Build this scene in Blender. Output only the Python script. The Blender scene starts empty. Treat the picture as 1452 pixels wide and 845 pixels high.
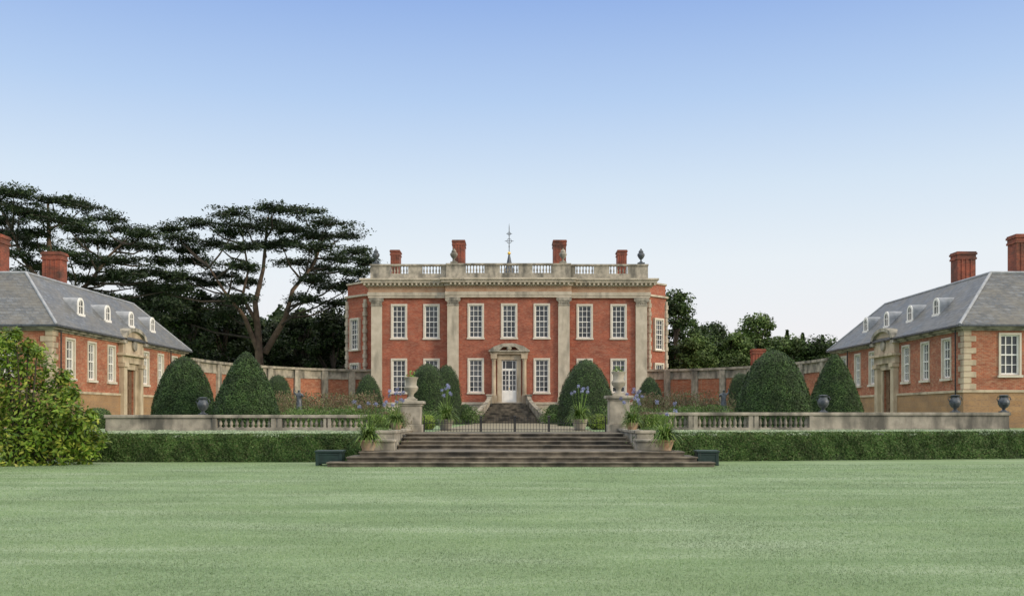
import bpy, math, random
import numpy as np
from mathutils import Vector
R=math.radians; random.seed(5); rng=np.random.default_rng(5)
C=bpy.context.scene.collection
F=1411.0; HC=1.64; G=.95
def PX(px,Y): return (px-726)/F*Y
def PZ(py,Y): return HC+(588-py)/F*Y
# ---------------- materials
def newmat(name):
    m=bpy.data.materials.new(name); m.use_nodes=True; nt=m.node_tree
    return m,nt,nt.nodes['Principled BSDF']
def L(nt,a,b): nt.links.new(a,b)
def c4(c): return (c[0],c[1],c[2],1)
def noise(nt,vec,scale,detail=4):
    n=nt.nodes.new('ShaderNodeTexNoise'); n.inputs['Scale'].default_value=scale; n.inputs['Detail'].default_value=detail
    L(nt,vec,n.inputs['Vector']); return n.outputs['Fac']
def ramp(nt,fac,stops):
    r=nt.nodes.new('ShaderNodeValToRGB'); e=r.color_ramp.elements
    while len(e)<len(stops): e.new(.5)
    for i,(p,c) in enumerate(stops): e[i].position=p; e[i].color=c4(c)
    L(nt,fac,r.inputs[0]); return r.outputs[0]
def mix(nt,f,a,b,mode='MIX'):
    m=nt.nodes.new('ShaderNodeMix'); m.data_type='RGBA'; m.blend_type=mode
    for s,v in ((m.inputs[0],f),(m.inputs[6],a),(m.inputs[7],b)):
        if isinstance(v,(int,float)): s.default_value=v
        elif isinstance(v,tuple): s.default_value=c4(v)
        else: L(nt,v,s)
    return m.outputs[2]
def bump(nt,b,h,st=.3,dist=.02):
    n=nt.nodes.new('ShaderNodeBump'); n.inputs['Strength'].default_value=st; n.inputs['Distance'].default_value=dist
    L(nt,h,n.inputs['Height']); L(nt,n.outputs[0],b.inputs['Normal'])
def pos(nt): return nt.nodes.new('ShaderNodeNewGeometry').outputs['Position']
def mapped(nt,p,sc):
    mp=nt.nodes.new('ShaderNodeMapping'); mp.inputs['Scale'].default_value=sc; L(nt,p,mp.inputs[0]); return mp.outputs[0]
def simple(name,c1,c2,scale=3,rough=.8,st=.3,metal=0,stain=None,th=.47):
    m,nt,b=newmat(name); p=pos(nt)
    col=ramp(nt,noise(nt,p,scale,6),[(.35,c1),(.65,c2)])
    if stain:
        f=ramp(nt,noise(nt,mapped(nt,p,(1,1,.3)),1.6,9),[(th,(0,0,0)),(th+.2,(1,1,1))])
        col=mix(nt,f,col,stain)
    L(nt,col,b.inputs['Base Color']); b.inputs['Roughness'].default_value=rough; b.inputs['Metallic'].default_value=metal
    if st: bump(nt,b,noise(nt,p,scale*6,4),st)
    return m
def brickmat(name,a,bb,mortar,bw=.23,rh=.078,ms=.008,dark=(.1,.05,.04),rough=.85,amp=.5,mo=.25):
    m,nt,b=newmat(name); p=pos(nt)
    s=nt.nodes.new('ShaderNodeSeparateXYZ'); L(nt,p,s.inputs[0])
    ad=nt.nodes.new('ShaderNodeMath'); L(nt,s.outputs[0],ad.inputs[0]); L(nt,s.outputs[1],ad.inputs[1])
    cb=nt.nodes.new('ShaderNodeCombineXYZ'); L(nt,ad.outputs[0],cb.inputs[0]); L(nt,s.outputs[2],cb.inputs[1])
    t=nt.nodes.new('ShaderNodeTexBrick'); L(nt,cb.outputs[0],t.inputs[0])
    t.inputs['Color1'].default_value=c4(a); t.inputs['Color2'].default_value=c4(bb); t.inputs['Mortar'].default_value=c4(mortar)
    t.inputs['Scale'].default_value=1; t.inputs['Brick Width'].default_value=bw; t.inputs['Row Height'].default_value=rh; t.inputs['Mortar Size'].default_value=ms
    col=mix(nt,ramp(nt,noise(nt,mapped(nt,p,(1,1,1.6)),.8,10),[(.38,(0,0,0)),(.66,(amp,amp,amp))]),t.outputs[0],dark)
    col=mix(nt,ramp(nt,noise(nt,mapped(nt,p,(1,1,2.5)),3.2,7),[(.46,(0,0,0)),(.62,(mo,mo,mo))]),col,mortar)
    col=mix(nt,ramp(nt,noise(nt,mapped(nt,p,(1,1,3)),7,3),[(.50,(0,0,0)),(.66,(.55,.55,.55))]),col,dark)
    L(nt,col,b.inputs['Base Color']); b.inputs['Roughness'].default_value=rough; bump(nt,b,t.outputs['Fac'],-.4,.01)
    return m
def leafmat(name,cs,rough=.55,trans=.25,clump=.6,lo=.5):
    m,nt,b=newmat(name); g=nt.nodes.new('ShaderNodeNewGeometry')
    col=ramp(nt,g.outputs['Random Per Island'],[(i/max(1,len(cs)-1),c) for i,c in enumerate(cs)])
    f=ramp(nt,noise(nt,g.outputs['Position'],clump,4),[(.35,(lo,lo,lo)),(.65,(1.3,1.3,1.25))])
    col=mix(nt,1.0,col,f,'MULTIPLY'); L(nt,col,b.inputs['Base Color']); b.inputs['Roughness'].default_value=rough
    b.inputs['Specular IOR Level'].default_value=.25
    if trans:
        tr=nt.nodes.new('ShaderNodeBsdfTranslucent'); L(nt,col,tr.inputs[0])
        ms=nt.nodes.new('ShaderNodeMixShader'); ms.inputs[0].default_value=trans
        L(nt,b.outputs[0],ms.inputs[1]); L(nt,tr.outputs[0],ms.inputs[2]); L(nt,ms.outputs[0],nt.nodes['Material Output'].inputs[0])
    return m
M={}
M['brick']=brickmat('brick',(.30,.055,.028),(.45,.115,.055),(.40,.22,.15),dark=(.16,.048,.03),amp=.6,mo=.4)
M['brick2']=brickmat('pavilion_brick',(.33,.075,.036),(.48,.15,.07),(.43,.27,.17),dark=(.17,.065,.04),amp=.6,mo=.5)
M['chim']=brickmat('chimney_brick',(.27,.055,.03),(.38,.09,.045),(.25,.12,.08),dark=(.05,.03,.022),amp=.9)
M['iron']=brickmat('ironstone',(.35,.20,.09),(.43,.26,.125),(.31,.21,.13),bw=.7,rh=.3,ms=.01,dark=(.18,.12,.08))
M['frieze']=simple('frieze_stone',(.38,.22,.13),(.46,.31,.20),2)
M['stone']=simple('dressed_stone',(.44,.39,.30),(.56,.50,.40),1.5,stain=(.31,.28,.22),th=.49)
M['sur']=simple('window_surround_stone',(.56,.52,.43),(.64,.60,.51),2)
M['tstone']=simple('tan_stone',(.44,.36,.25),(.56,.47,.34),1.5,stain=(.26,.21,.15),th=.48)
M['wstone']=simple('weathered_stone',(.28,.26,.21),(.45,.41,.33),3,stain=(.12,.115,.095),th=.45)
M['step']=simple('step_stone',(.085,.072,.053),(.21,.18,.135),2.5,stain=(.04,.036,.028),th=.45)
M['slate']=brickmat('slate',(.08,.095,.115),(.165,.185,.21),(.05,.055,.06),bw=.35,rh=.17,ms=.012,dark=(.17,.155,.12),rough=.5,amp=.6,mo=.5)
M['lead']=simple('lead',(.24,.26,.28),(.36,.38,.41),3,.5)
M['dlead']=simple('dark_lead',(.045,.055,.065),(.11,.125,.14),8,.45,metal=.3)
M['white']=simple('white_paint',(.80,.79,.75),(.86,.85,.81),3,.5,0)
M['black']=simple('black_iron',(.012,.012,.014),(.03,.03,.03),6,.5,0)
M['gold']=simple('gilding',(.8,.5,.1),(.9,.6,.15),4,.3,0,metal=1)
M['gbox']=simple('dark_green_paint',(.008,.024,.021),(.014,.04,.033),6,.5,.1)
M['terra']=simple('weathered_terracotta',(.34,.20,.11),(.42,.30,.19),6,stain=(.28,.25,.18))
M['wood']=simple('oak_door',(.12,.07,.04),(.18,.11,.06),5)
M['bark']=simple('bark',(.085,.06,.042),(.17,.12,.08),2,.9,.6)
M['dbark']=simple('dark_bark',(.04,.033,.026),(.08,.065,.05),2,.9,.6)
M['gravel']=simple('gravel',(.17,.15,.10),(.27,.24,.17),12)
M['soil']=simple('soil',(.05,.035,.025),(.08,.06,.04),6)
m,nt,b=newmat('window_glass'); p=pos(nt)
L(nt,ramp(nt,noise(nt,p,.8,2),[(.35,(.02,.025,.03)),(.65,(.07,.08,.09))]),b.inputs['Base Color']); b.inputs['Roughness'].default_value=.06; b.inputs['IOR'].default_value=1.55
bump(nt,b,noise(nt,p,1.2,2),.15,.05); M['glass']=m
M['yew']=leafmat('yew_leaf',[(.020,.046,.014),(.040,.084,.024),(.075,.128,.039)],trans=.12,clump=1.6,lo=.6)
M['box']=leafmat('hedge_leaf',[(.034,.072,.017),(.07,.14,.036),(.12,.20,.062),(.10,.11,.05)],trans=.2,clump=1.8,lo=.6)
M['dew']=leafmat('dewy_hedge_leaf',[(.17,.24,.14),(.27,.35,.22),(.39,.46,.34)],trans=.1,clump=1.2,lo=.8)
M['cedar']=leafmat('cedar_needle',[(.012,.028,.013),(.028,.052,.023),(.06,.088,.039)],trans=.14,clump=.5)
M['tree']=leafmat('broad_leaf',[(.020,.045,.012),(.042,.08,.021),(.08,.13,.035)],trans=.2,clump=.45,lo=.4)
M['dtree']=leafmat('dark_evergreen_leaf',[(.012,.028,.009),(.026,.052,.015),(.052,.085,.025)],trans=.15,clump=.45,lo=.35)
M['tree2']=leafmat('pale_broad_leaf',[(.045,.09,.022),(.09,.15,.04),(.14,.20,.06)],trans=.25,clump=.5,lo=.45)
M['mag']=leafmat('glossy_leaf',[(.06,.135,.015),(.15,.26,.03),(.26,.38,.06),(.37,.39,.07)],rough=.38,trans=.3,clump=1.3,lo=.45)
M['pale']=leafmat('limegreen_leaf',[(.12,.2,.03),(.24,.32,.06)],clump=2)
M['perenn']=leafmat('faded_perennial',[(.14,.085,.06),(.23,.16,.11),(.10,.13,.05),(.16,.19,.09),(.29,.22,.15)],clump=.9)
M['green']=leafmat('border_green',[(.04,.09,.02),(.08,.15,.035),(.13,.21,.06),(.17,.20,.11)],clump=.9)
M['strap']=leafmat('strap_leaf',[(.06,.13,.025),(.14,.24,.05),(.24,.33,.09)],rough=.4,clump=2)
M['flower']=leafmat('blue_petal',[(.20,.23,.42),(.30,.33,.55),(.45,.47,.66)],trans=.3,clump=2)
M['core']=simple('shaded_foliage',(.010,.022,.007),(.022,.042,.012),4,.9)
M['blade']=leafmat('grass_blade',[(.12,.20,.085),(.18,.27,.13),(.25,.335,.195),(.35,.42,.30)],rough=.5,trans=.25,clump=.5,lo=.8)
m,nt,b=newmat('lawn_grass'); p=pos(nt)
c=ramp(nt,noise(nt,mapped(nt,p,(.2,1.1,1)),1.0,9),[(.30,(.13,.215,.085)),(.5,(.19,.28,.135)),(.70,(.275,.355,.22))])
f=ramp(nt,noise(nt,mapped(nt,p,(1,.5,1)),24,6),[(.3,(.7,.72,.66)),(.7,(1.25,1.23,1.25))])
c=mix(nt,1.0,c,f,'MULTIPLY')
c=mix(nt,ramp(nt,noise(nt,mapped(nt,p,(.5,1,1)),.3,6),[(.45,(0,0,0)),(.62,(.5,.5,.5))]),c,(.135,.22,.07))
L(nt,c,b.inputs['Base Color']); b.inputs['Roughness'].default_value=.7; bump(nt,b,noise(nt,p,34,4),.7,.025); M['lawn']=m
# ---------------- mesh builder
import bmesh
ORG={}
def tag(o,label=None,cat=None,group=None,kind=None):
    if label: o['label']=label
    if cat: o['category']=cat
    if group: o['group']=group
    if kind: o['kind']=kind
    return o
def empty(name,loc,label,cat,group=None):
    o=bpy.data.objects.new(name,None); C.objects.link(o); o.location=loc; ORG[o.name]=Vector(loc); return tag(o,label,cat,group)
def link(name,me,parent,org,mats):
    for x in mats: me.materials.append(x)
    o=bpy.data.objects.new(name,me); C.objects.link(o)
    if parent: o.parent=parent
    else: o.location=org
    ORG[o.name]=Vector(org); return o
class MB:
    def __init__(s): s.v=[]; s.f=[]
    def add(s,vs,fs,T=None):
        o=len(s.v); s.v+=[tuple(T(*v)) if T else tuple(v) for v in vs]; s.f+=[tuple(i+o for i in f) for f in fs]; return s
    def box(s,a0,a1,b0,b1,c0,c1,T=None):
        vs=[(a,b,c) for a in (a0,a1) for b in (b0,b1) for c in (c0,c1)]
        return s.add(vs,[(0,1,3,2),(4,6,7,5),(0,4,5,1),(2,3,7,6),(0,2,6,4),(1,5,7,3)],T)
    def lathe(s,cx,cy,prof,n=14,T=None):
        vs=[];fs=[]
        for r,z in prof:
            for i in range(n):
                a=2*math.pi*i/n+.01; vs.append((cx+r*math.cos(a),cy+r*math.sin(a),z))
        for k in range(len(prof)-1):
            for i in range(n):
                j=(i+1)%n; fs.append((k*n+i,k*n+j,(k+1)*n+j,(k+1)*n+i))
        fs.append(tuple(range(n-1,-1,-1))); fs.append(tuple(range((len(prof)-1)*n,len(prof)*n)))
        return s.add(vs,fs,T)
    def tube(s,pts,rad,n=8):
        pts=[Vector(p) for p in pts]; vs=[];fs=[]
        for i,p in enumerate(pts):
            d=(pts[min(i+1,len(pts)-1)]-pts[max(i-1,0)]).normalized()
            u=d.cross(Vector((0,0,1))) if abs(d.z)<.95 else d.cross(Vector((1,0,0))); u.normalize(); w=d.cross(u)
            r=rad[i] if isinstance(rad,(list,tuple)) else rad
            for k in range(n):
                a=2*math.pi*k/n; vs.append(p+u*(r*math.cos(a))+w*(r*math.sin(a)))
        for i in range(len(pts)-1):
            for k in range(n):
                j=(k+1)%n; fs.append((i*n+k,i*n+j,(i+1)*n+j,(i+1)*n+k))
        fs.append(tuple(range(n))); fs.append(tuple(range((len(pts)-1)*n,len(pts)*n)))
        return s.add(vs,fs)
    def prism(s,poly,b0,b1,T=None):
        n=len(poly); vs=[(a,b0,c) for a,c in poly]+[(a,b1,c) for a,c in poly]
        fs=[tuple(range(n)),tuple(range(2*n-1,n-1,-1))]+[(i,(i+1)%n,(i+1)%n+n,i+n) for i in range(n)]
        return s.add(vs,fs,T)
    def wall(s,u0,u1,z0,z1,holes,T,d=.3):
        us=sorted({u0,u1}|{h[0] for h in holes}|{h[1] for h in holes}); zs=sorted({z0,z1}|{h[2] for h in holes}|{h[3] for h in holes})
        for a,b_ in zip(us,us[1:]):
            for c_,e in zip(zs,zs[1:]):
                um=(a+b_)/2; zm=(c_+e)/2
                if any(h[0]<um<h[1] and h[2]<zm<h[3] for h in holes): continue
                s.add([(a,0,c_),(b_,0,c_),(b_,0,e),(a,0,e)],[(0,1,2,3)],T)
        for a,b_,c_,e in holes:
            s.add([(a,0,c_),(b_,0,c_),(b_,0,e),(a,0,e),(a,-d,c_),(b_,-d,c_),(b_,-d,e),(a,-d,e)],[(0,1,5,4),(1,2,6,5),(2,3,7,6),(3,0,4,7)],T)
        return s
    def build(s,name,mt,parent=None,org=None,smooth=False,bev=0):
        o_=ORG[parent.name] if parent else Vector(org or (0,0,0))
        me=bpy.data.meshes.new(name); me.from_pydata([(v[0]-o_.x,v[1]-o_.y,v[2]-o_.z) for v in s.v],[],s.f)
        bm=bmesh.new(); bm.from_mesh(me); bmesh.ops.recalc_face_normals(bm,faces=bm.faces); bm.to_mesh(me); bm.free()
        if smooth:
            me.polygons.foreach_set('use_smooth',[True]*len(me.polygons))
            try: me.set_sharp_from_angle(angle=R(50))
            except Exception: pass
        o=link(name,me,parent,o_,[mt])
        if bev:
            md=o.modifiers.new('b','BEVEL'); md.width=bev; md.segments=2; md.limit_method='ANGLE'
        return o
def copyto(o,parent,loc,rz=0):
    c=o.copy(); C.objects.link(c); c.parent=parent; c.location=loc; c.rotation_euler=(0,0,rz)
    for ch in o.children:
        d=ch.copy(); C.objects.link(d); d.parent=c
    return c
def nz(a): return a/np.maximum(np.linalg.norm(a,axis=1,keepdims=True),1e-6)
def leaves(name,P,Nn,S,mt,parent=None,org=None,tilt=.7,asp=.5,up=None):
    P=np.asarray(P,float); n=len(P); o_=ORG[parent.name] if parent else Vector(org or (0,0,0)); P=P-np.array(o_)
    Nn=nz(np.asarray(Nn,float)+rng.normal(0,tilt,(n,3)))
    if up is None: T=nz(np.cross(Nn,rng.normal(0,1,(n,3))))
    else: T=nz(np.tile(np.array([0,0,1.]),(n,1))+rng.normal(0,up,(n,3)))
    B=nz(np.cross(Nn,T)); s=(np.ones(n)*S*rng.uniform(.6,1.3,n))[:,None]
    V=np.stack([P-T*s,P+B*s*asp,P+T*s,P-B*s*asp],1).reshape(-1,3)
    me=bpy.data.meshes.new(name); me.vertices.add(4*n); me.vertices.foreach_set('co',V.ravel())
    me.loops.add(4*n); me.loops.foreach_set('vertex_index',np.arange(4*n,dtype=np.int32))
    me.polygons.add(n); me.polygons.foreach_set('loop_start',np.arange(n,dtype=np.int32)*4)
    me.update(calc_edges=True)
    return link(name,me,parent,o_,[mt])
def sph(n):
    return nz(rng.normal(0,1,(n,3)))
# ---------------- ground
o=MB().add([(-900,-40,0),(900,-40,0),(900,1500,0),(-900,1500,0)],[(0,1,2,3)]).build('lawn',M['lawn']); tag(o,kind='structure')
o=MB().box(-200,200,41.0,400,-.3,G).build('terrace_ground',M['lawn']); tag(o,kind='structure')
o=MB().box(-3.2,3.4,41.2,87,G-.1,G+.006).box(-14,14,80,86.5,G-.1,G+.002).build('gravel_path',M['gravel']); tag(o,kind='structure')
n=430000; Y=8*np.exp(rng.uniform(0,1,n)**.9*math.log(33/8.)); X=rng.uniform(-.56,.56,n)*(Y+1)
P=np.stack([X,Y,np.full(n,.008)],1)
o=leaves('grass_blades',P,np.tile([0,-.4,.6],(n,1)),.014*(.7+Y/30),M['blade'],tilt=.6,asp=.15,up=.9); tag(o,'dewy mown grass blades covering the near lawn','grass',kind='stuff')
# ---------------- windows
def window(w,h,cols,rows,fw=.15,surround='sur',dep=.12):
    a=w/2-.006
    s=MB(); s.box(-a-fw,-a,-.06,.2,-.02,h+fw).box(a,a+fw,-.06,.2,-.02,h+fw).box(-a,a,-.06,.2,h-.006,h+fw-.002)
    r=s.build('window',M[surround]); C.objects.unlink(r)
    b=MB(); e=.075
    b.box(-a,-a+e,dep-.05,dep+.05,0,h).box(a-e,a,dep-.05,dep+.05,0,h).box(-a+e,a-e,dep-.048,dep+.05,0,.09).box(-a+e,a-e,dep-.048,dep+.05,h-.08,h)
    if rows>2: b.box(-a+e,a-e,dep-.045,dep+.05,h*.5-.035,h*.5+.035)
    for i in range(1,cols): x=-a+2*a*i/cols; b.box(x-.022,x+.022,dep-.02,dep+.03,.09,h-.08)
    for j in range(1,rows):
        if rows>2 and j*2==rows: continue
        z=h*j/rows; b.box(-a+e,a-e,dep-.018,dep+.03,z-.02,z+.02)
    sa=b.build('sash',M['white']); g=MB().add([(-a,dep+.035,0),(a,dep+.035,0),(a,dep+.035,h),(-a,dep+.035,h)],[(0,1,2,3)]).build('pane',M['glass'])
    si=MB().box(-a-fw-.06,a+fw+.06,-.13,.2,-.15,-.022).build('sill',M[surround])
    for q in (sa,g,si): q.parent=r
    return r
W1=window(1.16,2.85,3,6); W2=window(1.0,2.1,3,4,fw=.10)
def wput(w,root,loc,rz=0):
    return copyto(w,root,Vector(loc)-ORG[root.name],rz)
PROTO=[W1,W2]
def urnprof(z,h,r):
    return [(r*.45,z),(r*.45,z+.06*h),(r*.2,z+.12*h),(r*.2,z+.2*h),(r*.6,z+.32*h),(r*.95,z+.5*h),(r*.9,z+.62*h),(r*.55,z+.7*h),(r*.65,z+.74*h),(r*.5,z+.84*h),(r*.2,z+.92*h),(r*.22,z+.97*h),(.01,z+h)]
def balprof(z,h,r): return [(r*.9,z),(r*.9,z+.08*h),(r*.45,z+.13*h),(r*.75,z+.25*h),(r,z+.38*h),(r*.6,z+.6*h),(r*.4,z+.8*h),(r*.5,z+.88*h),(r*.9,z+.92*h),(r*.9,z+h)]
# ---------------- house
hx=lambda p:(p-726)/16.03
H=empty('country_house',(-.25,88,G),'large red brick mansion with seven bays, stone pilasters and balustraded parapet','house')
FC,FS=87.5,88.0; xa,xb=hx(635),hx(807); xl,xr=hx(527),hx(917)
wb=MB(); TS=lambda u,v,z:(u,FS-v,z); TC=lambda u,v,z:(u,FC-v,z)
for (u0,u1,T,pxs) in ((xl,xa,TS,(566,612)),(xa,xb,TC,(675,722,768)),(xb,xr,TS,(829,877))):
    hs=[]
    for p in pxs:
        x=hx(p); hs.append((x-.58,x+.58,8.42,11.27))
        if p!=722: hs.append((x-.58,x+.58,3.62,6.47))
        else: hs.append((x-.66,x+.66,2.66,6.45))
        wput(W1,H,T(x,0,8.42))
        if p!=722: wput(W1,H,T(x,0,3.62))
    wb.wall(u0,u1,.9,12.6,hs,T)
wb.add([(xa,FC,.9),(xa,FS,.9),(xa,FS,12.6),(xa,FC,12.6)],[(0,1,2,3)]).add([(xb,FC,.9),(xb,FS,.9),(xb,FS,12.6),(xb,FC,12.6)],[(0,1,2,3)])
for x in (xl,xr): wb.add([(x,FS,.9),(x,110,.9),(x,110,12.6),(x,FS,12.6)],[(0,1,2,3)])
wb.add([(xl,110,.9),(xr,110,.9),(xr,110,12.6),(xl,110,12.6)],[(0,1,2,3)])
wb.build('wall',M['brick'],H)
def spans(mb,z0,z1,p):
    mb.box(xl-p,xa+.01,FS-p,109,z0,z1).box(xb-.01,xr+p,FS-p,109,z0,z1)
    mb.box(xa-p*.6,xb+p*.6,FC-p,108,z0-.004,z1+.004)
mb=MB(); spans(mb,.9,2.55,.12); spans(mb,2.56,2.75,.2); mb.build('plinth',M['stone'],H)
mb=MB()
for z0,z1,p in ((11.93,12.12,.27),(12.125,12.42,.32),(12.93,13.08,.42)): spans(mb,z0,z1,p)
for z0,z1,p in ((13.2,13.42,.8),(13.425,13.58,.95)): spans(mb,z0,z1,p)
spans(mb,13.085,13.195,.5)
x=xl-.6
while x<xr+.6:
    f=FC if xa<x<xb else FS
    mb.box(x,x+.16,f-.75,f-.4,13.0,13.195); x+=.38
mb.build('entablature',M['stone'],H)
mb=MB(); spans(mb,12.425,12.925,.26); mb.build('frieze',M['frieze'],H)
for p0,p1,f in ((527,542,FS),(635,651,FC),(791,807,FC),(901,917,FS)):
    a,b_=hx(p0),hx(p1)
    pl=MB().box(a,b_,f-.24,f-.01,3.2,11.2).box(a-.08,b_+.08,f-.32,f-.01,.92,2.9).box(a-.05,b_+.05,f-.29,f-.01,2.9,3.05).box(a-.03,b_+.03,f-.27,f-.01,3.05,3.2).build('pilaster',M['stone'],H)
    cp=MB().box(a-.03,b_+.03,f-.28,f-.01,11.2,11.3)
    cm=(a+b_)/2; wd=(b_-a)/2
    for zz,ex_ in ((11.3,.0),(11.47,.06),(11.64,.12)):
        for k in range(5):
            xx=a+(k+.5)*(b_-a)/5; cp.prism([(xx-.1,zz),(xx+.1,zz),(xx+.07+ex_*.3,zz+.2),(xx-.07-ex_*.3,zz+.2)],f-.3-ex_,f-.02)
    for sx in (-1,1):
        cp.lathe(0,0,[(.16,-.05),(.16,.08)],10,T=lambda q,r,z,sx=sx,cm=cm,wd=wd,f=f:(cm+sx*(wd+.02)+q,f-.36+z,11.72+r))
    cp.box(a-.16,b_+.16,f-.42,f-.01,11.84,11.925); cp.build('capital',M['wstone'],pl)
op=[(553,579),(599,625),(661,687),(709,735),(755,781),(816,842),(864,890)]
for (u0,u1,f) in ((xl-.1,xa-.12,FS-.1),(xa-.1,xb+.1,FC-.1),(xb+.12,xr+.1,FS-.1)):
    mb=MB(); mb.box(u0,u1,f,f+.42,13.59,14.08)
    cur=u0
    for a,b_ in op:
        a,b_=hx(a),hx(b_)
        if u0<a<u1:
            mb.box(cur,a,f+.05,f+.37,14.08,14.78); cur=b_
    mb.box(cur,u1,f+.05,f+.37,14.08,14.78); mb.box(u0-.04,u1+.04,f-.06,f+.48,14.78,14.93)
    par=mb.build('parapet',M['wstone'],H)
    for a,b_ in op:
        a,b_=hx(a),hx(b_)
        if u0<a<u1:
            for k in range(6): MB().lathe(a+(k+.5)*(b_-a)/6,f+.21,balprof(14.08,.7,.085),10).build('baluster',M['wstone'],par,smooth=True)
for a,b_ in ((xl-.1,xl+.25),(xr-.25,xr+.1)): MB().box(a,b_,FS+.4,109,13.59,14.9).build('side_parapet',M['wstone'],H)
for p,f in ((533,FS),(644,FC),(798,FC),(909,FS)):
    x=hx(p); c=p in (644,798); MB().box(x-.3,x+.3,f-.15,f+.35,14.93,15.08).lathe(x,f+.1,urnprof(15.08,1.25 if not c else 1.2,.35),14).build('finial_urn',M['wstone'] if c else M['dlead'],H,smooth=True)
MB().box(xl+.2,xr-.2,FS+.5,109,13.59,13.9).build('roof',M['lead'],H)
def chimney(root,x,y,w,d,z0,z1,name='chimney'):
    c=MB().box(x-w/2,x+w/2,y-d/2,y+d/2,z0,z1-.5).box(x-w/2-.06,x+w/2+.06,y-d/2-.06,y+d/2+.06,z1-.5,z1-.38).box(x-w/2-.02,x+w/2+.02,y-d/2-.02,y+d/2+.02,z1-.38,z1-.2).box(x-w/2-.08,x+w/2+.08,y-d/2-.08,y+d/2+.08,z1-.2,z1-.08)
    c.box(x-w/2-.04,x+w/2+.04,y-d/2-.04,y+d/2+.04,z1-.08,z1)
    for q in (.25,.5,.75): c.box(x-w/2+w*q-.04,x-w/2+w*q+.04,y-d/2-.04,y-d/2+.01,z0,z1-.5)
    return c.build(name,M['chim'],root)
chimney(H,-5.1,96,1.15,2.2,13.8,18.3); chimney(H,4.56,96,1.2,2.2,13.8,18.3); chimney(H,-11.2,96,.85,1.6,13.8,17.4); chimney(H,10.55,96,.85,1.6,13.8,17.4)
ex=MB().lathe(-.27,95,[(.6,13.9),(.5,15.2),(.28,15.9),(.14,16.6),(.04,17.1),(.035,19.5),(.005,19.9)],8).build('spirelet',M['dlead'],H)
MB().lathe(-.27,95,[(.02,16.85),(.13,16.93),(.16,17.03),(.13,17.13),(.02,17.2)],12).build('gilded_ball',M['gold'],ex,smooth=True)
wv=MB()
for zz,l in ((18.2,.42),(18.9,.28)):
    wv.box(-.27-l,-.27+l,94.98,95.02,zz-.02,zz+.02).box(-.29,-.25,95-l,95+l,zz-.02,zz+.02)
    for k in range(8):
        a0,a1=k*math.pi/4,(k+1)*math.pi/4; r=l*.55; wv.tube([(-.27+r*math.cos(a0),95,zz+r*math.sin(a0)),(-.27+r*math.cos(a1),95,zz+r*math.sin(a1))],.022,5)
wv.lathe(-.27,95,[(.01,17.6),(.08,17.68),(.01,17.76)],8); wv.build('weather_vane',M['black'],ex)
for bx,rr,an in ((xl-.1,3.75,225),(xr-.2,3.5,315)):
    def ring(r,z0,z1,mb): 
        pts=[(r*math.cos(R(22.5+45*k)),r*math.sin(R(22.5+45*k))) for k in range(8)]
        vs=[(bx+x,98+y,z0) for x,y in pts]+[(bx+x,98+y,z1) for x,y in pts]
        return mb.add(vs,[tuple(range(7,-1,-1)),tuple(range(8,16))]+[(i,(i+1)%8,(i+1)%8+8,i+8) for i in range(8)])
    bw=ring(rr,.9,12.9,MB()).build('bow',M['brick'],H)
    q=ring(rr+.25,12.9,13.08,MB()); ring(rr+.1,14.15,14.3,q); ring(rr+.1,.9,2.6,q); q.build('stone_dressing',M['stone'],bw)
    for sx in (-22.5,22.5):
        q=MB(); a2=R(an+sx); z=2.62; k=0
        while z<12.6: q.lathe(bx+rr*math.cos(a2),98+rr*math.sin(a2),[(.17+.07*(k%2),z),(.17+.07*(k%2),z+.38)],8); z+=.4; k+=1
        q.build('quoins',M['stone'],bw)
    ring(rr-.05,13.08,14.15,MB()).build('parapet',M['brick'],bw)
    d=rr*math.cos(R(22.5)); a=R(an)
    for z in (3.62,7.9): wput(W1,H,(bx+(d+.19)*math.cos(a),98+(d+.19)*math.sin(a),z),R(an-270))
dx=hx(722)
sur=MB()
for s in (-1,1):
    a=dx+s*.66; sur.box(min(a,a+s*.38),max(a,a+s*.38),FC-.12,FC+.2,2.66,6.8)
    sur.box(dx+s*1.34-.27,dx+s*1.34+.27,FC-.5,FC,2.6,3.3)
    sur.lathe(dx+s*1.34,FC-.27,[(.24,3.3),(.22,3.4),(.19,3.5),(.165,6.3),(.22,6.5),(.25,6.55)],12)
    sur.box(dx+s*1.34-.27,dx+s*1.34+.27,FC-.52,FC,6.55,6.95)
sur.box(dx-1.05,dx+1.05,FC-.14,FC+.1,6.46,6.9)
sur.box(dx-1.68,dx+1.68,FC-.45,FC,6.95,7.15)
ds=sur.build('door_surround',M['tstone'],H)
pd=MB().box(dx-1.8,dx+1.8,FC-.65,FC,7.15,7.27)
pd.prism([(dx-1.8,7.27),(dx-.9,7.27),(dx-.5,7.58),(dx+.5,7.58),(dx+.9,7.27),(dx+1.8,7.27),(dx+1.3,7.62),(dx+.5,7.88),(dx-.5,7.88),(dx-1.3,7.62)],FC-.6,FC)
pd.lathe(dx,FC-.4,[(.1,7.27),(.22,7.38),(.24,7.6),(.12,7.78)],10); pd.build('pediment',M['wstone'],ds)
d=MB()
d.box(dx-.65,dx-.57,FC+.05,FC+.15,2.66,6.44).box(dx+.57,dx+.65,FC+.05,FC+.15,2.66,6.44).box(dx-.57,dx+.57,FC+.05,FC+.15,5.55,5.7).box(dx-.57,dx+.57,FC+.05,FC+.15,6.36,6.44)
d.box(dx-.57,dx+.57,FC+.07,FC+.14,2.66,3.75).box(dx-.05,dx+.05,FC+.05,FC+.15,3.75,5.55)
for zz in (3.75,4.2,4.65,5.1,5.5): d.box(dx-.57,dx+.57,FC+.08,FC+.13,zz,zz+.045)
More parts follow.
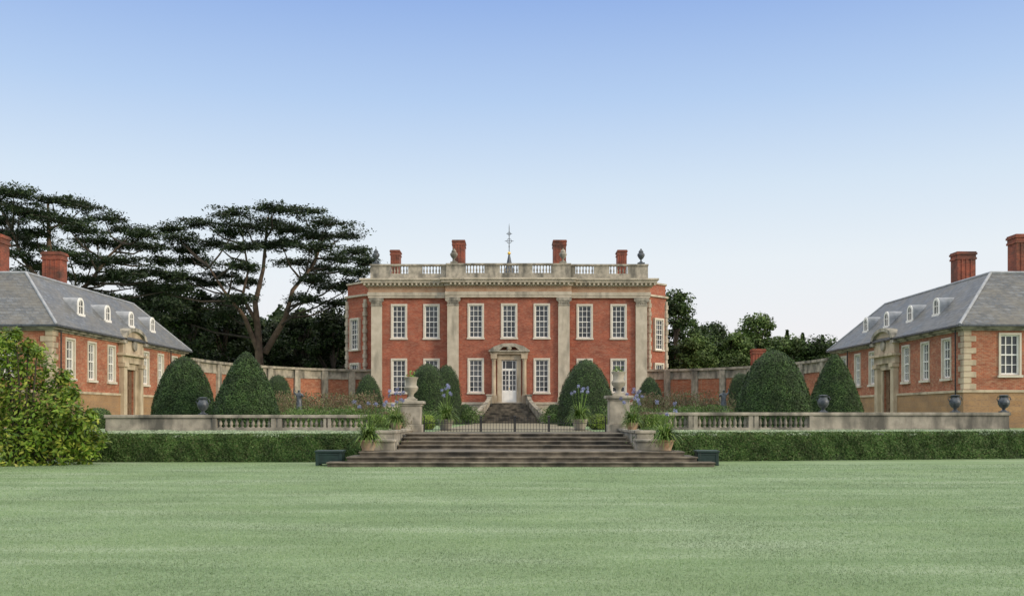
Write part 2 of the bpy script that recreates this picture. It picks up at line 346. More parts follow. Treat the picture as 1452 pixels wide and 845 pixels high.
for xx in (-.3,.3): d.box(dx+xx-.025,dx+xx+.025,FC+.08,FC+.13,3.75,6.36)
for xx in (-.5,.06): d.box(dx+xx,dx+xx+.44,FC+.05,FC+.1,2.85,3.6)
dr=d.build('door',M['white'],H); MB().add([(dx-.6,FC+.14,3.7),(dx+.6,FC+.14,3.7),(dx+.6,FC+.14,6.4),(dx-.6,FC+.14,6.4)],[(0,1,2,3)]).build('pane',M['glass'],dr)
MB().lathe(dx+.03,FC+.02,[(.03,3.9),(.04,3.94),(.03,3.98)],8).build('handle',M['gold'],dr)
# entrance steps
S=empty('entrance_steps',(dx,84,G),'broad stone steps climbing to the white front door of the mansion','steps')
st=MB()
for k in range(10):
    w=2.5-.12*k; st.box(dx-w,dx+w,82.3+.38*k,87.28,G+.17*k,G+.17*(k+1)-.05).box(dx-w-.02,dx+w+.02,82.26+.38*k,87.28+.001*k,G+.17*(k+1)-.05,G+.17*(k+1))
st.build('stair',M['step'],S)
for s in (-1,1):
    K=12; pts=[]
    for k in range(K+1):
        t=k/K; pts.append((dx+s*(2.95-1.25*math.sin(t*1.5)),82+4.4*t,G+.55+1.75*t**.8))
    w=MB(); c=MB()
    for (x0,y0,z0),(x1,y1,z1) in zip(pts,pts[1:]):
        for mb_,hw,lo0,lo1,hi in ((w,.1,G,G,-.12),(c,.17,z0-.12,z1-.12,0)):
            vs=[]
            for x,y,z,lo_ in ((x0,y0,z0,lo0),(x1,y1,z1,lo1)): vs+=[(x-hw,y,lo_),(x+hw,y,lo_),(x+hw,y,z+hi),(x-hw,y,z+hi)]
            mb_.add(vs,[(0,1,5,4),(1,2,6,5),(2,3,7,6),(3,0,4,7)])
    ww=w.build('side_wall',M['wstone'],S); c.build('handrail',M['wstone'],ww)
    x=dx+s*2.95; MB().box(x-.28,x+.28,81.4,82.02,G,G+.75).box(x-.34,x+.34,81.34,82.08,G+.75,G+.86).build('newel_pier',M['wstone'],S,bev=.02)
    x=dx+s*1.72; MB().box(x-.24,x+.24,86.4,86.9,G,3.3).box(x-.3,x+.3,86.34,86.96,3.3,3.42).build('newel_pier',M['wstone'],S,bev=.02)
# ---------------- pavilions
def pavilion(side):
    X0=-24.2 if side<0 else 23.8
    T=(lambda u,v,z:(X0+v,u,z)) if side<0 else (lambda u,v,z:(X0-v,u,z))
    UA,UB=52.4,73.4; rz=R(90) if side<0 else R(-90); WD=10.5
    lab='long brick pavilion with slate roof and arched dormers on the left of the garden' if side<0 else 'long brick pavilion with slate roof and arched dormers on the right of the garden'
    A=empty('brick_pavilion',T(62.9,-WD/2,G),lab,'building')
    hs=[(62.9-.75,62.9+.75,1.0,4.5)]
    for u in (54.5,57.3,60.1,65.7,68.5,71.3): hs.append((u-.5,u+.5,3.65,5.75)); wput(W2,A,T(u,0,3.65),rz)
    w=MB().wall(UA,UB,.9,6.15,hs,T)
    TE=lambda u,v,z:T(UA-v,-u,z)
    he=[]
    for q in (2.4,5.25,8.1): he.append((q-.5,q+.5,3.75,5.85)); wput(W2,A,TE(q,0,3.75),0)
    w.wall(0,WD,.9,6.15,he,TE)
    w.add([(UB,0,.9),(UB,-WD,.9),(UB,-WD,6.15),(UB,0,6.15)],[(0,1,2,3)],T).add([(UA,-WD,.9),(UB,-WD,.9),(UB,-WD,6.15),(UA,-WD,6.15)],[(0,1,2,3)],T)
    w.build('wall',M['brick2'],A)
    for a,b_ in ((UA-.08,61.3),(64.5,UB)):
        MB().box(a,b_,-WD,.08,.9,2.82,T).build('plinth',M['iron'],A); MB().box(a-.06 if a<60 else a,b_,-WD,.14,2.82,2.95,T).build('string_course',M['tstone'],A)
    for cn in range(3):
        q=MB(); z=2.97; k=0
        while z<5.9:
            l1,l2=(.62,.36) if k%2 else (.36,.62)
            if cn==0: q.box(UA-.05,UA+l1,-l2,.05,z+.01,z+.3,T)
            elif cn==1: q.box(UB-l1,UB+.05,-.3,.05,z+.01,z+.3,T)
            else: q.box(UA-.05,UA+.3,-WD-.05,-WD+l2,z+.01,z+.3,T)
            z+=.315;k+=1
        q.build('quoins',M['tstone'],A,bev=.015)
    MB().box(UA-.1,UB+.1,-WD,.1,6.06,6.15,T).box(UA-.28,UB+.28,-WD-.25,.28,6.15,6.26,T).build('eaves_cornice',M['wstone'],A)
    MB().box(UA-.5,UB+.5,-WD-.5,.5,6.262,6.36,T).build('gutter',M['dlead'],A)
    e=.42; h=2.7; zb,zt=6.37,9.5
    rf=MB().add([(UA-e,e,zb),(UB+e,e,zb),(UB+e,-WD-e,zb),(UA-e,-WD-e,zb),(UA+h,-h,zt),(UB-h,-h,zt),(UB-h,-WD+h,zt),(UA+h,-WD+h,zt)],
        [(0,1,5,4),(1,2,6,5),(2,3,7,6),(3,0,4,7),(4,5,6,7)],T).build('roof',M['slate'],A)
    hp=MB()
    for a,b_ in (((UA-e,e,zb),(UA+h,-h,zt)),((UB+e,e,zb),(UB-h,-h,zt)),((UA+h,-h,zt),(UB-h,-h,zt)),((UA+h,-h,zt),(UA+h,-WD+h,zt)),((UA-e,-WD-e,zb),(UA+h,-WD+h,zt))):
        hp.tube([T(*a),T(*b_)],.08,8)
    hp.build('ridge_lead',M['lead'],rf,smooth=True)
    for u in (57.2,61.0,64.8,68.6):
        z0,zc,r=7.35,7.95,.42
        arc=[(u-r,z0),(u+r,z0)]+[(u+r*math.cos(R(t)),zc+r*math.sin(R(t))) for t in range(0,181,18)]
        dm=MB().prism(arc,-.62,-2.4,T).build('dormer',M['lead'],A,smooth=False)
        arc=[(u-.3,z0+.08),(u+.3,z0+.08)]+[(u+.3*math.cos(R(t)),zc+.3*math.sin(R(t))) for t in range(0,181,18)]
        MB().prism(arc,-.6,-.63,T).build('pane',M['glass'],dm)
        fr=MB()
        for t in range(0,180,18):
            g=lambda rr,tt:(u+rr*math.cos(R(tt)),zc+rr*math.sin(R(tt)))
            fr.prism([g(.27,t),g(.4,t),g(.4,t+18),g(.27,t+18)],-.62,-.55,T)
        fr.box(u-.4,u-.27,-.62,-.55,z0,zc,T).box(u+.27,u+.4,-.62,-.55,z0,zc,T).box(u-.45,u+.45,-.62,-.5,z0-.06,z0+.08,T).box(u-.02,u+.02,-.62,-.57,z0+.08,zc+.27,T).box(u-.27,u+.27,-.62,-.572,zc-.1,zc-.06,T)
        fr.build('window_frame',M['white'],dm)
    x,y,_=T(56.2,-5.0,0); chimney(A,x,y,1.15,1.0,9.3,11.75); x,y,_=T(64.0,-5.2,0); chimney(A,x,y,1.15,1.0,9.3,12.05)
    u=62.9; q=MB()
    for s in (-1,1):
        q.box(min(u+s*.76,u+s*1.1),max(u+s*.76,u+s*1.1),-.2,.1,.95,4.5,T)
        q.box(min(u+s*1.1,u+s*1.6),max(u+s*1.1,u+s*1.6),-.05,.32,.95,4.6,T).box(min(u+s*1.05,u+s*1.7),max(u+s*1.05,u+s*1.7),-.05,.4,.95,1.6,T).box(min(u+s*1.05,u+s*1.7),max(u+s*1.05,u+s*1.7),-.05,.42,4.6,4.85,T)
    q.box(u-1.1,u+1.1,-.2,.14,4.48,4.85,T).box(u-1.75,u+1.75,-.05,.3,4.86,5.3,T).box(u-1.95,u+1.95,-.05,.55,5.3,5.45,T)
    sr=q.build('door_surround',M['tstone'],A)
    arc=[(u-1.7,5.46),(u+1.7,5.46),(u+1.7,6.2)]+[(u+1.7*math.cos(R(t)),6.2+.75*math.sin(R(t))) for t in range(15,166,15)]+[(u-1.7,6.2)]
    MB().prism(arc,-.1,.3,T).build('gable',M['tstone'],sr)
    g=MB()
    for t in range(0,180,15):
        k1=lambda rr,rz_,tt:(u+rr*math.cos(R(tt)),6.2+rz_*math.sin(R(tt)))
        g.prism([k1(1.6,.68,t),k1(1.9,.9,t),k1(1.9,.9,t+15),k1(1.6,.68,t+15)],-.15,.5,T)
    g.box(u-2.0,u-1.5,-.1,.5,6.05,6.22,T).box(u+1.5,u+2.0,-.1,.5,6.05,6.22,T)
    g.build('pediment_moulding',M['wstone'],sr)
    MB().lathe(0,0,[(.34,0),(.34,.12),(.2,.14)],14,T=lambda a,b_,c:T(u+a,.3+c,6.0+b_)).build('cartouche',M['wstone'],sr)
    arc2=[(u-1.65,6.2)]+[(u-1.65*math.cos(R(t)),6.22+.75*math.sin(R(t))) for t in range(0,181,20)]
    MB().prism(arc2,-.16,-2.2,T).build('porch_roof',M['slate'],A)
    dd=MB().box(u-.75,u-.01,-.2,-.12,.95,4.48,T).box(u+.01,u+.75,-.2,-.12,.95,4.48,T)
    for s in (-.4,.4):
        for zz in (1.2,2.4,3.5): dd.box(u+s-.24,u+s+.24,-.13,-.08,zz,zz+.85,T)
    dd.build('door',M['wood'],A)
    for uu in (52.95,70.0):
        pp=T(uu,.22,0); MB().tube([(pp[0],pp[1],6.2),(pp[0],pp[1],G)],.04).build('drainpipe',M['black'],A)
pavilion(-1); pavilion(1)
# ---------------- quadrant walls
def quadrant(side):
    x1,y1=(-24.0,73.6) if side<0 else (23.7,73.6); x2,y2=(-12.4,92.5) if side<0 else (11.9,92.5)
    n=22; pts=[]
    for k in range(n+1):
        t=math.pi/2*k/n; pts.append((x2+(x1-x2)*math.cos(t),y1+(y2-y1)*math.sin(t)))
    A=empty('quadrant_wall',(x1,y1,G),('left' if side<0 else 'right')+' curved brick screen wall with stone coping linking pavilion to mansion','wall')
    def band(mb,off0,off1,z0,z1):
        vs=[]
        for i,(x,y) in enumerate(pts):
            a=pts[max(i-1,0)]; b_=pts[min(i+1,n)]; d=Vector((b_[0]-a[0],b_[1]-a[1])).normalized(); nn=Vector((d.y,-d.x))*(1 if side<0 else -1)
            for o_,z in ((off0,z0),(off1,z0),(off1,z1),(off0,z1)): vs.append((x+nn.x*o_,y+nn.y*o_,z))
        fs=[]
        for i in range(n):
            for j in range(4): fs.append((i*4+j,i*4+(j+1)%4,i*4+4+(j+1)%4,i*4+4+j))
        fs+= [(0,1,2,3),(n*4+3,n*4+2,n*4+1,n*4)]
        return mb.add(vs,fs)
    band(MB(),-.2,.2,G,4.9).build('wall',M['brick2'],A)
    en=MB(); band(en,-.25,.28,4.9,5.1); band(en,-.22,.24,5.1,5.65); band(en,-.4,.45,5.65,5.85); en.build('coping',M['wstone'],A)
    band(MB(),-.2,.26,G,1.9).build('plinth',M['stone'],A)
    for i in range(1,n,3):
        x,y=pts[i]; a=pts[i-1]; b_=pts[i+1]; d=Vector((b_[0]-a[0],b_[1]-a[1])).normalized(); nn=Vector((d.y,-d.x))*(1 if side<0 else -1)
        MB().box(-.3,.3,.18,.42,G,5.62,T=lambda u,v,z:(x+d.x*u+nn.x*v,y+d.y*u+nn.y*v,z)).build('pilaster',M['wstone'],A)
quadrant(-1); quadrant(1)
B=empty('outbuilding',(24,98,G),'low brick outbuilding whose chimney shows above the right curved wall','building')
MB().box(21,28,96,102,G,4.6).build('wall',M['chim'],B)
MB().prism([(95.6,4.6),(102.4,4.6),(99,6.0)],20.7,28.3,T=lambda a,b_,c:(b_,a,c)).build('roof',M['chim'],B); chimney(B,24.2,98,1.2,1,5.3,8.1)
# ---------------- terrace balustrades
def balustrade(x0,x1,y,sects,zt,label):
    A=empty('stone_balustrade',((x0+x1)/2,y,G),label,'balustrade')
    MB().box(x0,x1,y-.2,y+.2,.0,1.12).build('base_wall',M['wstone'],A)
    MB().box(x0-.05,x1+.05,y-.23,y+.23,zt-.13,zt).build('coping',M['wstone'],A,bev=.02)
    cuts=sorted(sects); cur=x0
    for a,b_ in cuts+[(x1,x1)]:
        if a-cur>.3: MB().box(cur+(.17 if cur>x0 else 0),a-(.17 if a<x1 else 0),y-.15,y+.15,1.12,zt-.131).build('panel',M['wstone'],A)
        cur=b_
    h=zt-.13-1.12; proto=None
    for a,b_ in cuts:
        n=max(2,round((b_-a)/.215))
        for k in range(n):
            xx=a+(k+.5)*(b_-a)/n
            if proto is None:
                proto=MB().lathe(x0,y,balprof(1.12,h,.085),10).build('baluster',M['wstone'],A,smooth=True)
                proto.location=(xx-x0,0,0)
            else:
                c=proto.copy(); C.objects.link(c); c.location=(xx-x0,0,0)
    for a,b_ in cuts:
        MB().box(a-.17,a,y-.19,y+.19,1.12,zt-.131).build('pier',M['wstone'],A); MB().box(b_,b_+.17,y-.19,y+.19,1.12,zt-.131).build('pier',M['wstone'],A)
u=lambda p:PX(p,41)
balustrade(u(152),u(572),41,[(u(309),u(386)),(u(401),u(460)),(u(470),u(540))],1.64,'stone balustrade on the left terrace edge above the hedge')
balustrade(u(886),u(1428),41,[(u(925),u(975)),(u(988),u(1060)),(u(1074),u(1146))],1.74,'stone balustrade on the right terrace edge above the hedge')
def leadurn(x,z,label):
    A=empty('lead_urn',(x,41,z),label,'urn','dark lead urns on the terrace wall')
    MB().box(x-.15,x+.15,40.85,41.15,z,z+.05).lathe(x,41,[(.13,z+.05),(.06,z+.11),(.07,z+.16),(.16,z+.22),(.225,z+.34),(.23,z+.45),(.18,z+.55),(.14,z+.61),(.18,z+.67),(.2,z+.7),(.11,z+.72)],18).build('bowl',M['dlead'],A,smooth=True)
    for s in (-1,1):
        MB().tube([(x+s*.15,41,z+.59),(x+s*.24,41,z+.65),(x+s*.29,41,z+.54),(x+s*.22,41,z+.44)],.02,6).build('handle',M['dlead'],A,smooth=True)
leadurn(u(288),1.643,'dark lead urn on the left terrace wall before the clipped yew cone')
leadurn(u(1167),1.743,'dark lead urn on the terrace wall between the two right yew domes')
leadurn(u(1354),1.743,'dark lead urn near the quoined corner of the right pavilion')
leadurn(u(1423),1.743,'dark lead urn at the far right end of the terrace wall')
for px,zt,s in ((583,2.2,'left'),(877,2.42,'right')):
    x=PX(px,40.7)
    A=empty('gate_pier',(x,40.7,G),s+' square stone gate pier beside the steps with moulded cap','pier')
    MB().box(x-.5,x+.5,40.2,41.2,0.0,1.25).box(x-.42,x+.42,40.28,41.12,1.25,zt-.2).build('shaft',M['wstone'],A,bev=.02)
    MB().box(x-.47,x+.47,40.23,41.17,zt-.2,zt-.12).box(x-.55,x+.55,40.15,41.25,zt-.12,zt).build('cap',M['wstone'],A,bev=.02)
    A=empty('stone_urn',(x,40.7,zt),'tall carved stone urn standing on the '+s+' gate pier','urn')
    MB().box(x-.24,x+.24,40.46,40.94,zt,zt+.1).lathe(x,40.7,[(.2,zt+.1),(.1,zt+.2),(.12,zt+.3),(.26,zt+.42),(.3,zt+.55),(.22,zt+.66),(.24,zt+.85),(.28,zt+.93),(.3,zt+.97),(.2,zt+.98)],18).build('bowl',M['wstone'],A,smooth=True)
    leaves('foliage',np.array([x,40.7,zt+1.03])+rng.normal(0,.1,(60,3)),sph(60),.06,M['strap'],A)
gx0,gx1=PX(601,40.7),PX(859,40.7); gc=(gx0+gx1)/2
for nm,a,b_,lab in (('iron_railing',gx0,gc-1.4,'left stretch of low black iron railing beside the gate'),('iron_gate',gc-1.38,gc-.01,'left leaf of the low black iron gate'),('iron_gate',gc+.01,gc+1.38,'right leaf of the low black iron gate'),('iron_railing',gc+1.4,gx1,'right stretch of low black iron railing beside the gate')):
    g=nm=='iron_gate'; A=empty(nm,(a,40.7,G),lab,'gate' if g else 'railing')
    zt=1.42
    MB().box(a,b_,40.69,40.71,zt-.12,zt-.1).box(a,b_,40.69,40.71,G+.08,G+.105).build('rails',M['black'],A)
    br=MB(); n=int((b_-a)/.12)
    for k in range(n+1):
        x=a+(b_-a)*k/n; tt=zt+(.12*math.cos((x-gc)/1.4*1.57) if g else 0)
        br.box(x-.0075,x+.0075,40.692,40.708,G,tt-.04); br.lathe(x,40.7,[(.016,tt-.04),(.004,tt+.03)],5)
    br.build('bars',M['black'],A)
    for x in ((a+.02,b_-.02)): MB().box(x-.02,x+.02,40.675,40.725,G,zt+.1).lathe(x,40.7,[(.01,zt+.1),(.035,zt+.13),(.035,zt+.16),(.01,zt+.19)],8).build('post',M['black'],A)
# ---------------- garden steps
A=empty('garden_steps',(.2,33,0),'wide weathered stone steps rising from the lawn to the iron gates','steps')
s1=MB()
for k,(a,b_,yb) in enumerate(((464,1013,31.95),(492,988,33.5),(510,970,33.5))):
    y=31.3+.45*k; s1.box(PX(a,y),PX(b_,y),y,yb,.15*k-.02,.15*(k+1)-.05).box(PX(a,y)-.03,PX(b_,y)+.03,y-.05,yb+.003*k,.15*(k+1)-.05,.15*(k+1))
s1.build('lower_flight',M['step'],A,bev=.012)
s2=MB(); s2.box(-4.95,5.25,33.4,35.2,0,.446)
for k in range(4):
    y=35+.6*k; z=.45+.125*k; s2.box(-4.0+.03*k,4.2-.03*k,y,40.5,z-.1,z+.08).box(-4.03+.03*k,4.23-.03*k,y-.05,40.5-.003*k,z+.08,z+.125)
s2.build('upper_flight',M['step'],A,bev=.012)
for s in (-1,1):
    cx=-4.35 if s<0 else 4.6
    MB().box(cx-.3,cx+.3,34.4,40.2,0,1.0).box(cx-.36,cx+.36,34.34,40.2,1.0,1.1).build('side_wall',M['wstone'],A,bev=.015)
    MB().box(cx-.38,cx+.38,33.6,34.33,.44,.72).box(cx-.42,cx+.42,33.55,34.335,.72,.8).build('side_block',M['wstone'],A,bev=.015)
for a,b_,s in ((448,488,'left'),(976,1012,'right')):
    y=32.3; x0,x1=PX(a,y),PX(b_,y)
    if s=='left': x1=min(x1,PX(492,31.75)-.06)
    else: x0=max(x0,PX(988,31.75)+.06); x1=x0+.74
    A=empty('green_box',((x0+x1)/2,y,0),'low dark green painted box on the lawn at the '+s+' end of the steps','box')
    q=MB().box(x0+.03,x1-.03,y-.2,y+.36,.06,.42)
    for fx in (x0+.03,x1-.13):
        for fy in (y-.22,y+.28): q.box(fx,fx+.1,fy,fy+.1,0,.425)
    q.box(x0+.13,x1-.13,y-.215,y-.19,.1,.14).box(x0+.13,x1-.13,y-.215,y-.19,.34,.39); q.build('body',M['gbox'],A,bev=.008)
    MB().box(x0,x1,y-.25,y+.4,.42,.49).build('lid',M['gbox'],A,bev=.015)
# ---------------- hedges
def hedge(name,x0,x1,f0,f1,dep,z0,h,label,n,cat='hedge',top='dew',side='box',size=.04):
    def fy(x): return f0+(f1-f0)*(x-x0)/(x1-x0)
    m=MB(); K=24
    for k in range(K):
        a=x0+(x1-x0)*k/K; b_=x0+(x1-x0)*(k+1)/K
        m.add([(a,fy(a)+.06,z0),(b_,fy(b_)+.06,z0),(b_,fy(b_)+.06,z0+h-.06),(a,fy(a)+.06,z0+h-.06),(b_,fy(b_)+dep,z0+h-.06),(a,fy(a)+dep,z0+h-.06),(b_,fy(b_)+dep,z0),(a,fy(a)+dep,z0)],[(0,1,2,3),(3,2,4,5),(5,4,6,7)])
    for xx in (x0+.03,x1-.03): m.add([(xx,fy(xx)+.06,z0),(xx,fy(xx)+dep,z0),(xx,fy(xx)+dep,z0+h-.06),(xx,fy(xx)+.06,z0+h-.06)],[(0,1,2,3)])
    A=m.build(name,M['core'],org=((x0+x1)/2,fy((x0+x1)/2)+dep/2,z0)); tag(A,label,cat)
    def wob(x,z): return .03*np.sin(x*1.7+z*3)+.025*np.sin(x*4.3+1)+.02*np.sin(x*9+z*7)
    x=rng.uniform(x0,x1,n); z=z0+h*rng.uniform(0,1,n)**.8; y=f0+(f1-f0)*(x-x0)/(x1-x0)+wob(x,z)+rng.uniform(-.03,.05,n)+.1*np.maximum(0,(z-z0)/h-.88)/.12
    ne=n//8; ye=rng.uniform(0,dep,ne); ze=rng.uniform(z0,z0+h,ne); sd=rng.integers(0,2,ne); xe=np.where(sd==0,x0,x1); ye=ye+f0+(f1-f0)*(xe-x0)/(x1-x0)
    P=np.concatenate([np.stack([x,y,z],1),np.stack([xe+rng.normal(0,.03,ne),ye,ze],1)]); NN=np.concatenate([np.tile([0,-1,.25],(n,1)),np.stack([np.where(sd==0,-1,1),0*ye,0*ye+.2],1)])
    leaves('foliage',P,NN,size,M[side],A,tilt=.6)
    n2=int(n*1.2); x=rng.uniform(x0,x1,n2); d=rng.uniform(0,1,n2)**1.2*dep; y=f0+(f1-f0)*(x-x0)/(x1-x0)+d+.03
    z=z0+h+.012*np.sin(x*2.1)+.012*np.sin(x*5+d*4)+rng.uniform(-.03,.03,n2)-.10*np.exp(-d*9)
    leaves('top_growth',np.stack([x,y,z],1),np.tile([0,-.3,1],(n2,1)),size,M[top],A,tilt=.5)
    return A
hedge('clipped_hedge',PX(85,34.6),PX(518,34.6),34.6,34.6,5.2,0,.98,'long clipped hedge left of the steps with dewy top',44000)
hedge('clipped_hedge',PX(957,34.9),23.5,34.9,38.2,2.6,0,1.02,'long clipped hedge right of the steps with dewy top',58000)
lo=[(410,528,60,.7,'low clipped box hedge before the left flower border'),(915,1042,60,.75,'low clipped box hedge before the right flower border'),(598,668,72,.7,'low box hedge left of the entrance steps near the house'),(782,850,72,.7,'low box hedge right of the entrance steps near the house')]
for a,b_,y,h,lab in lo: hedge('low_hedge',PX(a,y),PX(b_,y),y,y,1.5,G,h,lab,2600,size=.07,top='green')
# ---------------- topiary
def topiary(px,Y,wpx,top,lab,shape='cone',mt='yew',n=9000,sz=.05,z0=G):
    x=PX(px,Y); r=wpx/2/F*Y; zt=PZ(top,Y); h=zt-z0
    if shape=='cone': pf=[(.98,0),(1,.06),(.93,.25),(.81,.42),(.65,.6),(.46,.77),(.26,.91),(.11,.98),(.01,1)]
    elif shape=='dome': pf=[(.97,0),(1,.1),(.97,.27),(.88,.47),(.72,.67),(.5,.85),(.25,.96),(.01,1)]
    elif shape=='round': pf=[(.94,0),(1,.2),(1,.45),(.94,.62),(.8,.78),(.58,.9),(.3,.975),(.01,1)]
    else: pf=[(.5,0),(.85,.15),(1,.42),(.95,.65),(.72,.86),(.4,.97),(.01,1)]
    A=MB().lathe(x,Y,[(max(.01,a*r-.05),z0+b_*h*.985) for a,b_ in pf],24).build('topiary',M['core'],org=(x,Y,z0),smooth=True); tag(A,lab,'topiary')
    t=rng.uniform(0,1,n*2); rr=np.interp(t,[q[1] for q in pf],[q[0] for q in pf]); keep=rng.uniform(0,1,n*2)<(rr+.12); t=t[keep][:n];rr=rr[keep][:n]
    nn=len(t); an=rng.uniform(0,2*math.pi,nn); lump=1+.015*np.sin(an*3+t*6+px)+.012*np.sin(an*7-t*9)+.01*np.sin(an*13+t*21)
    rad=rr*r*lump+rng.uniform(-.05,.03,nn); P=np.stack([x+rad*np.cos(an),Y+rad*np.sin(an),z0+t*h+rng.normal(0,.02,nn)],1)
    leaves('foliage',P,np.stack([np.cos(an),np.sin(an),.2+t],1),sz,M[mt],A,tilt=.5)
topiary(261,51,88,505,'dark clipped yew dome beside the left pavilion doorway','dome',n=19000)
topiary(349,48,98,499,'clipped yew cone nearest the left balustrade, second from the left','cone',n=19000)
topiary(1097,48,108,496,'largest clipped yew dome, behind the right balustrade','dome',n=20000)
topiary(1184,52,80,502,'clipped yew cone right beside the right pavilion','cone',n=16000)
topiary(522,76,48,530,'small yew dome against the left end of the mansion','dome',n=5000)
topiary(921,76,46,534,'small yew dome against the right end of the mansion','dome',n=5000)
topiary(606,66,56,515,'tall yew dome behind the left stone urn','round',n=8000)
topiary(633,72,42,517,'yew dome half hidden behind the one by the left stone urn','round',n=5000)
topiary(831,62,84,509,'broad yew cone left of the right stone urn','dome',n=11000)
topiary(394,78,40,531,'round yew beyond the left pair of yews, against the curved wall','ball',n=3500)
topiary(1050,78,36,528,'round yew beyond the large right dome, against the curved wall','ball',n=3500)
topiary(605,46,24,588,'small clipped box ball behind the left railing','ball','pale',1500,.05)
topiary(848,46,28,587,'yellow green clipped box ball behind the right railing','ball','pale',1500,.05)
topiary(140,50,36,578,'low clipped shrub at the left end of the terrace wall','ball','box',2000,.05)
topiary(660,78,22,573,'small clipped ball left of the entrance steps','ball','yew',1500,.06)
topiary(785,78,22,573,'small clipped ball right of the entrance steps','ball','yew',1500,.06)
# ---------------- borders
for a,b_,y,mt,h0,h1,lab in ((385,530,64,'perenn',1.0,2.3,'faded brown and mauve perennials filling the left border'),(912,1045,64,'perenn',1.0,2.3,'faded brown and mauve perennials filling the right border'),(395,600,55,'green',.5,1.2,'mixed green foliage plants in front of the left brown perennials'),(868,1045,55,'green',.5,1.3,'mixed green foliage plants in front of the right brown perennials'),(590,672,76,'green',.5,1.5,'green planting along the house front left of the door'),(775,900,76,'green',.5,1.5,'green planting along the house front right of the door')):
    n=18000; x0,x1=PX(a,y),PX(b_,y); k=120; cx=rng.uniform(x0,x1,k); cy=rng.uniform(y,y+5,k); hh=rng.uniform(h0,h1,k); i=rng.integers(0,k,n); t=rng.uniform(0,1,n)
    P=np.stack([cx[i]+rng.normal(0,.2,n)*(1+t),cy[i]+rng.normal(0,.25,n),G+hh[i]*t],1)
    o=leaves('garden_border',P,np.tile([0,-1,.3],(n,1)),.08,M[mt],org=((x0+x1)/2,y,G),tilt=.6,asp=.35,up=.6 if mt=='perenn' else 1.2); tag(o,lab,'flower bed',kind='stuff')
for px,y,z,w,h,mt,lab in ((556,39.3,.9,.46,.85,'perenn','tufted grey lavender clump beside the left gate pier'),(910,39.3,.9,.46,.85,'perenn','tufted grey lavender clump beside the right gate pier'),(534,38.6,.85,.45,.8,'strap','leafy green clump left of the lavender by the left gate pier'),(930,38.6,.85,.45,.8,'strap','leafy green clump right of the lavender by the right gate pier'),(541,35.2,.42,.38,.75,'green','low leafy plant at the foot of the left side wall of the steps'),(922,35.2,.42,.38,.75,'green','low leafy plant at the foot of the right side wall of the steps')):
    n=2400; x=PX(px,y); P=np.stack([x+rng.normal(0,w*.6,n),y+rng.normal(0,.2,n),z+rng.uniform(0,1,n)**1.3*h],1)
    o=leaves('leafy_clump',P,np.tile([0,-1,.2],(n,1)),.055,M[mt],org=(x,y,z),asp=.25,up=.6); tag(o,lab,'plant')
# ---------------- agapanthus pots
def agap(px,Y,z,pr,ph,lab,potm,nf,hl,seed,nl=260,fh=1.0):
    rd=random.Random(seed); x=PX(px,Y); A=empty('potted_agapanthus',(x,Y,z),lab,'potted plant','potted blue agapanthus')
    p=MB().lathe(x,Y,[(pr*.62,z),(pr*.7,z+ph*.06),(pr*.66,z+ph*.12),(pr*.88,z+ph*.6),(pr*.95,z+ph*.86),(pr*1.06,z+ph*.88),(pr*1.06,z+ph),(pr*.92,z+ph),(pr*.9,z+ph*.93)],20).build('pot',potm,A,smooth=True)
    MB().lathe(x,Y,[(pr*.93,z+ph*.9),(pr*.5,z+ph*.96),(.01,z+ph)],12).build('soil',M['soil'],p)
    lf=MB()
    for k in range(nl):
        a=rd.uniform(0,6.283); l=hl*rd.uniform(.7,1.35); rise=rd.uniform(.4,1.1); w=.026; pts=[]; dr=rd.uniform(.7,1.0)
        for j in range(5):
            t=j/4; rr=.06+l*.8*t*(1.25-rise*.65); zz=z+ph+l*(rise*t*1.4-1.05*t*t*dr); pts.append((x+rr*math.cos(a),Y+rr*math.sin(a),zz,w*(1-t*.8)))
        vs=[];ca,sa=-math.sin(a),math.cos(a)
        for q in pts: vs+= [(q[0]-ca*q[3],q[1]-sa*q[3],q[2]),(q[0]+ca*q[3],q[1]+sa*q[3],q[2])]
        lf.add(vs,[(2*j,2*j+1,2*j+3,2*j+2) for j in range(4)])
    lf.build('leaves',M['strap'],A)
    for k in range(nf):
        a=rd.uniform(0,6.283); rr=rd.uniform(.1,.5); top=z+ph+hl*rd.uniform(1.2,1.8)*fh; fx,fy=x+rr*math.cos(a),Y+rr*math.sin(a)
        s=MB().tube([(x+.1*math.cos(a),Y+.1*math.sin(a),z+ph),(x+.6*rr*math.cos(a),Y+.6*rr*math.sin(a),(z+ph+top)/2),(fx,fy,top)],.007,5).build('stem',M['strap'],A)
        leaves('flower',np.array([fx,fy,top])+sph(60)*rng.uniform(.02,.085,(60,1)),sph(60),.026,M['flower'],s)
agap(632,44,G,.36,.5,'agapanthus in a pale pot behind the railing, left of the path',M['wstone'],9,.85,1)
agap(822,44,G,.36,.5,'agapanthus in a pale pot behind the railing, right of the path',M['wstone'],9,.85,2)
agap(522,32.9,.45,.3,.36,'agapanthus in a terracotta pot at the left front corner of the steps',M['terra'],4,.7,3)
agap(943,32.9,.45,.3,.36,'agapanthus in a terracotta pot at the right front corner of the steps',M['terra'],4,.7,4)
agap(562,36.3,1.1,.24,.26,'agapanthus in a small pot on the left side wall of the steps',M['terra'],5,.5,5)
agap(896,36.3,1.1,.24,.26,'agapanthus in a small pot on the right side wall of the steps',M['terra'],5,.5,6)
agap(560,38.8,1.1,.24,.26,'taller agapanthus in the pot just behind the small one on the left side wall',M['terra'],8,.55,7,fh=1.3)
agap(898,38.8,1.1,.24,.26,'taller agapanthus in the pot just behind the small one on the right side wall',M['terra'],8,.55,8,fh=1.3)
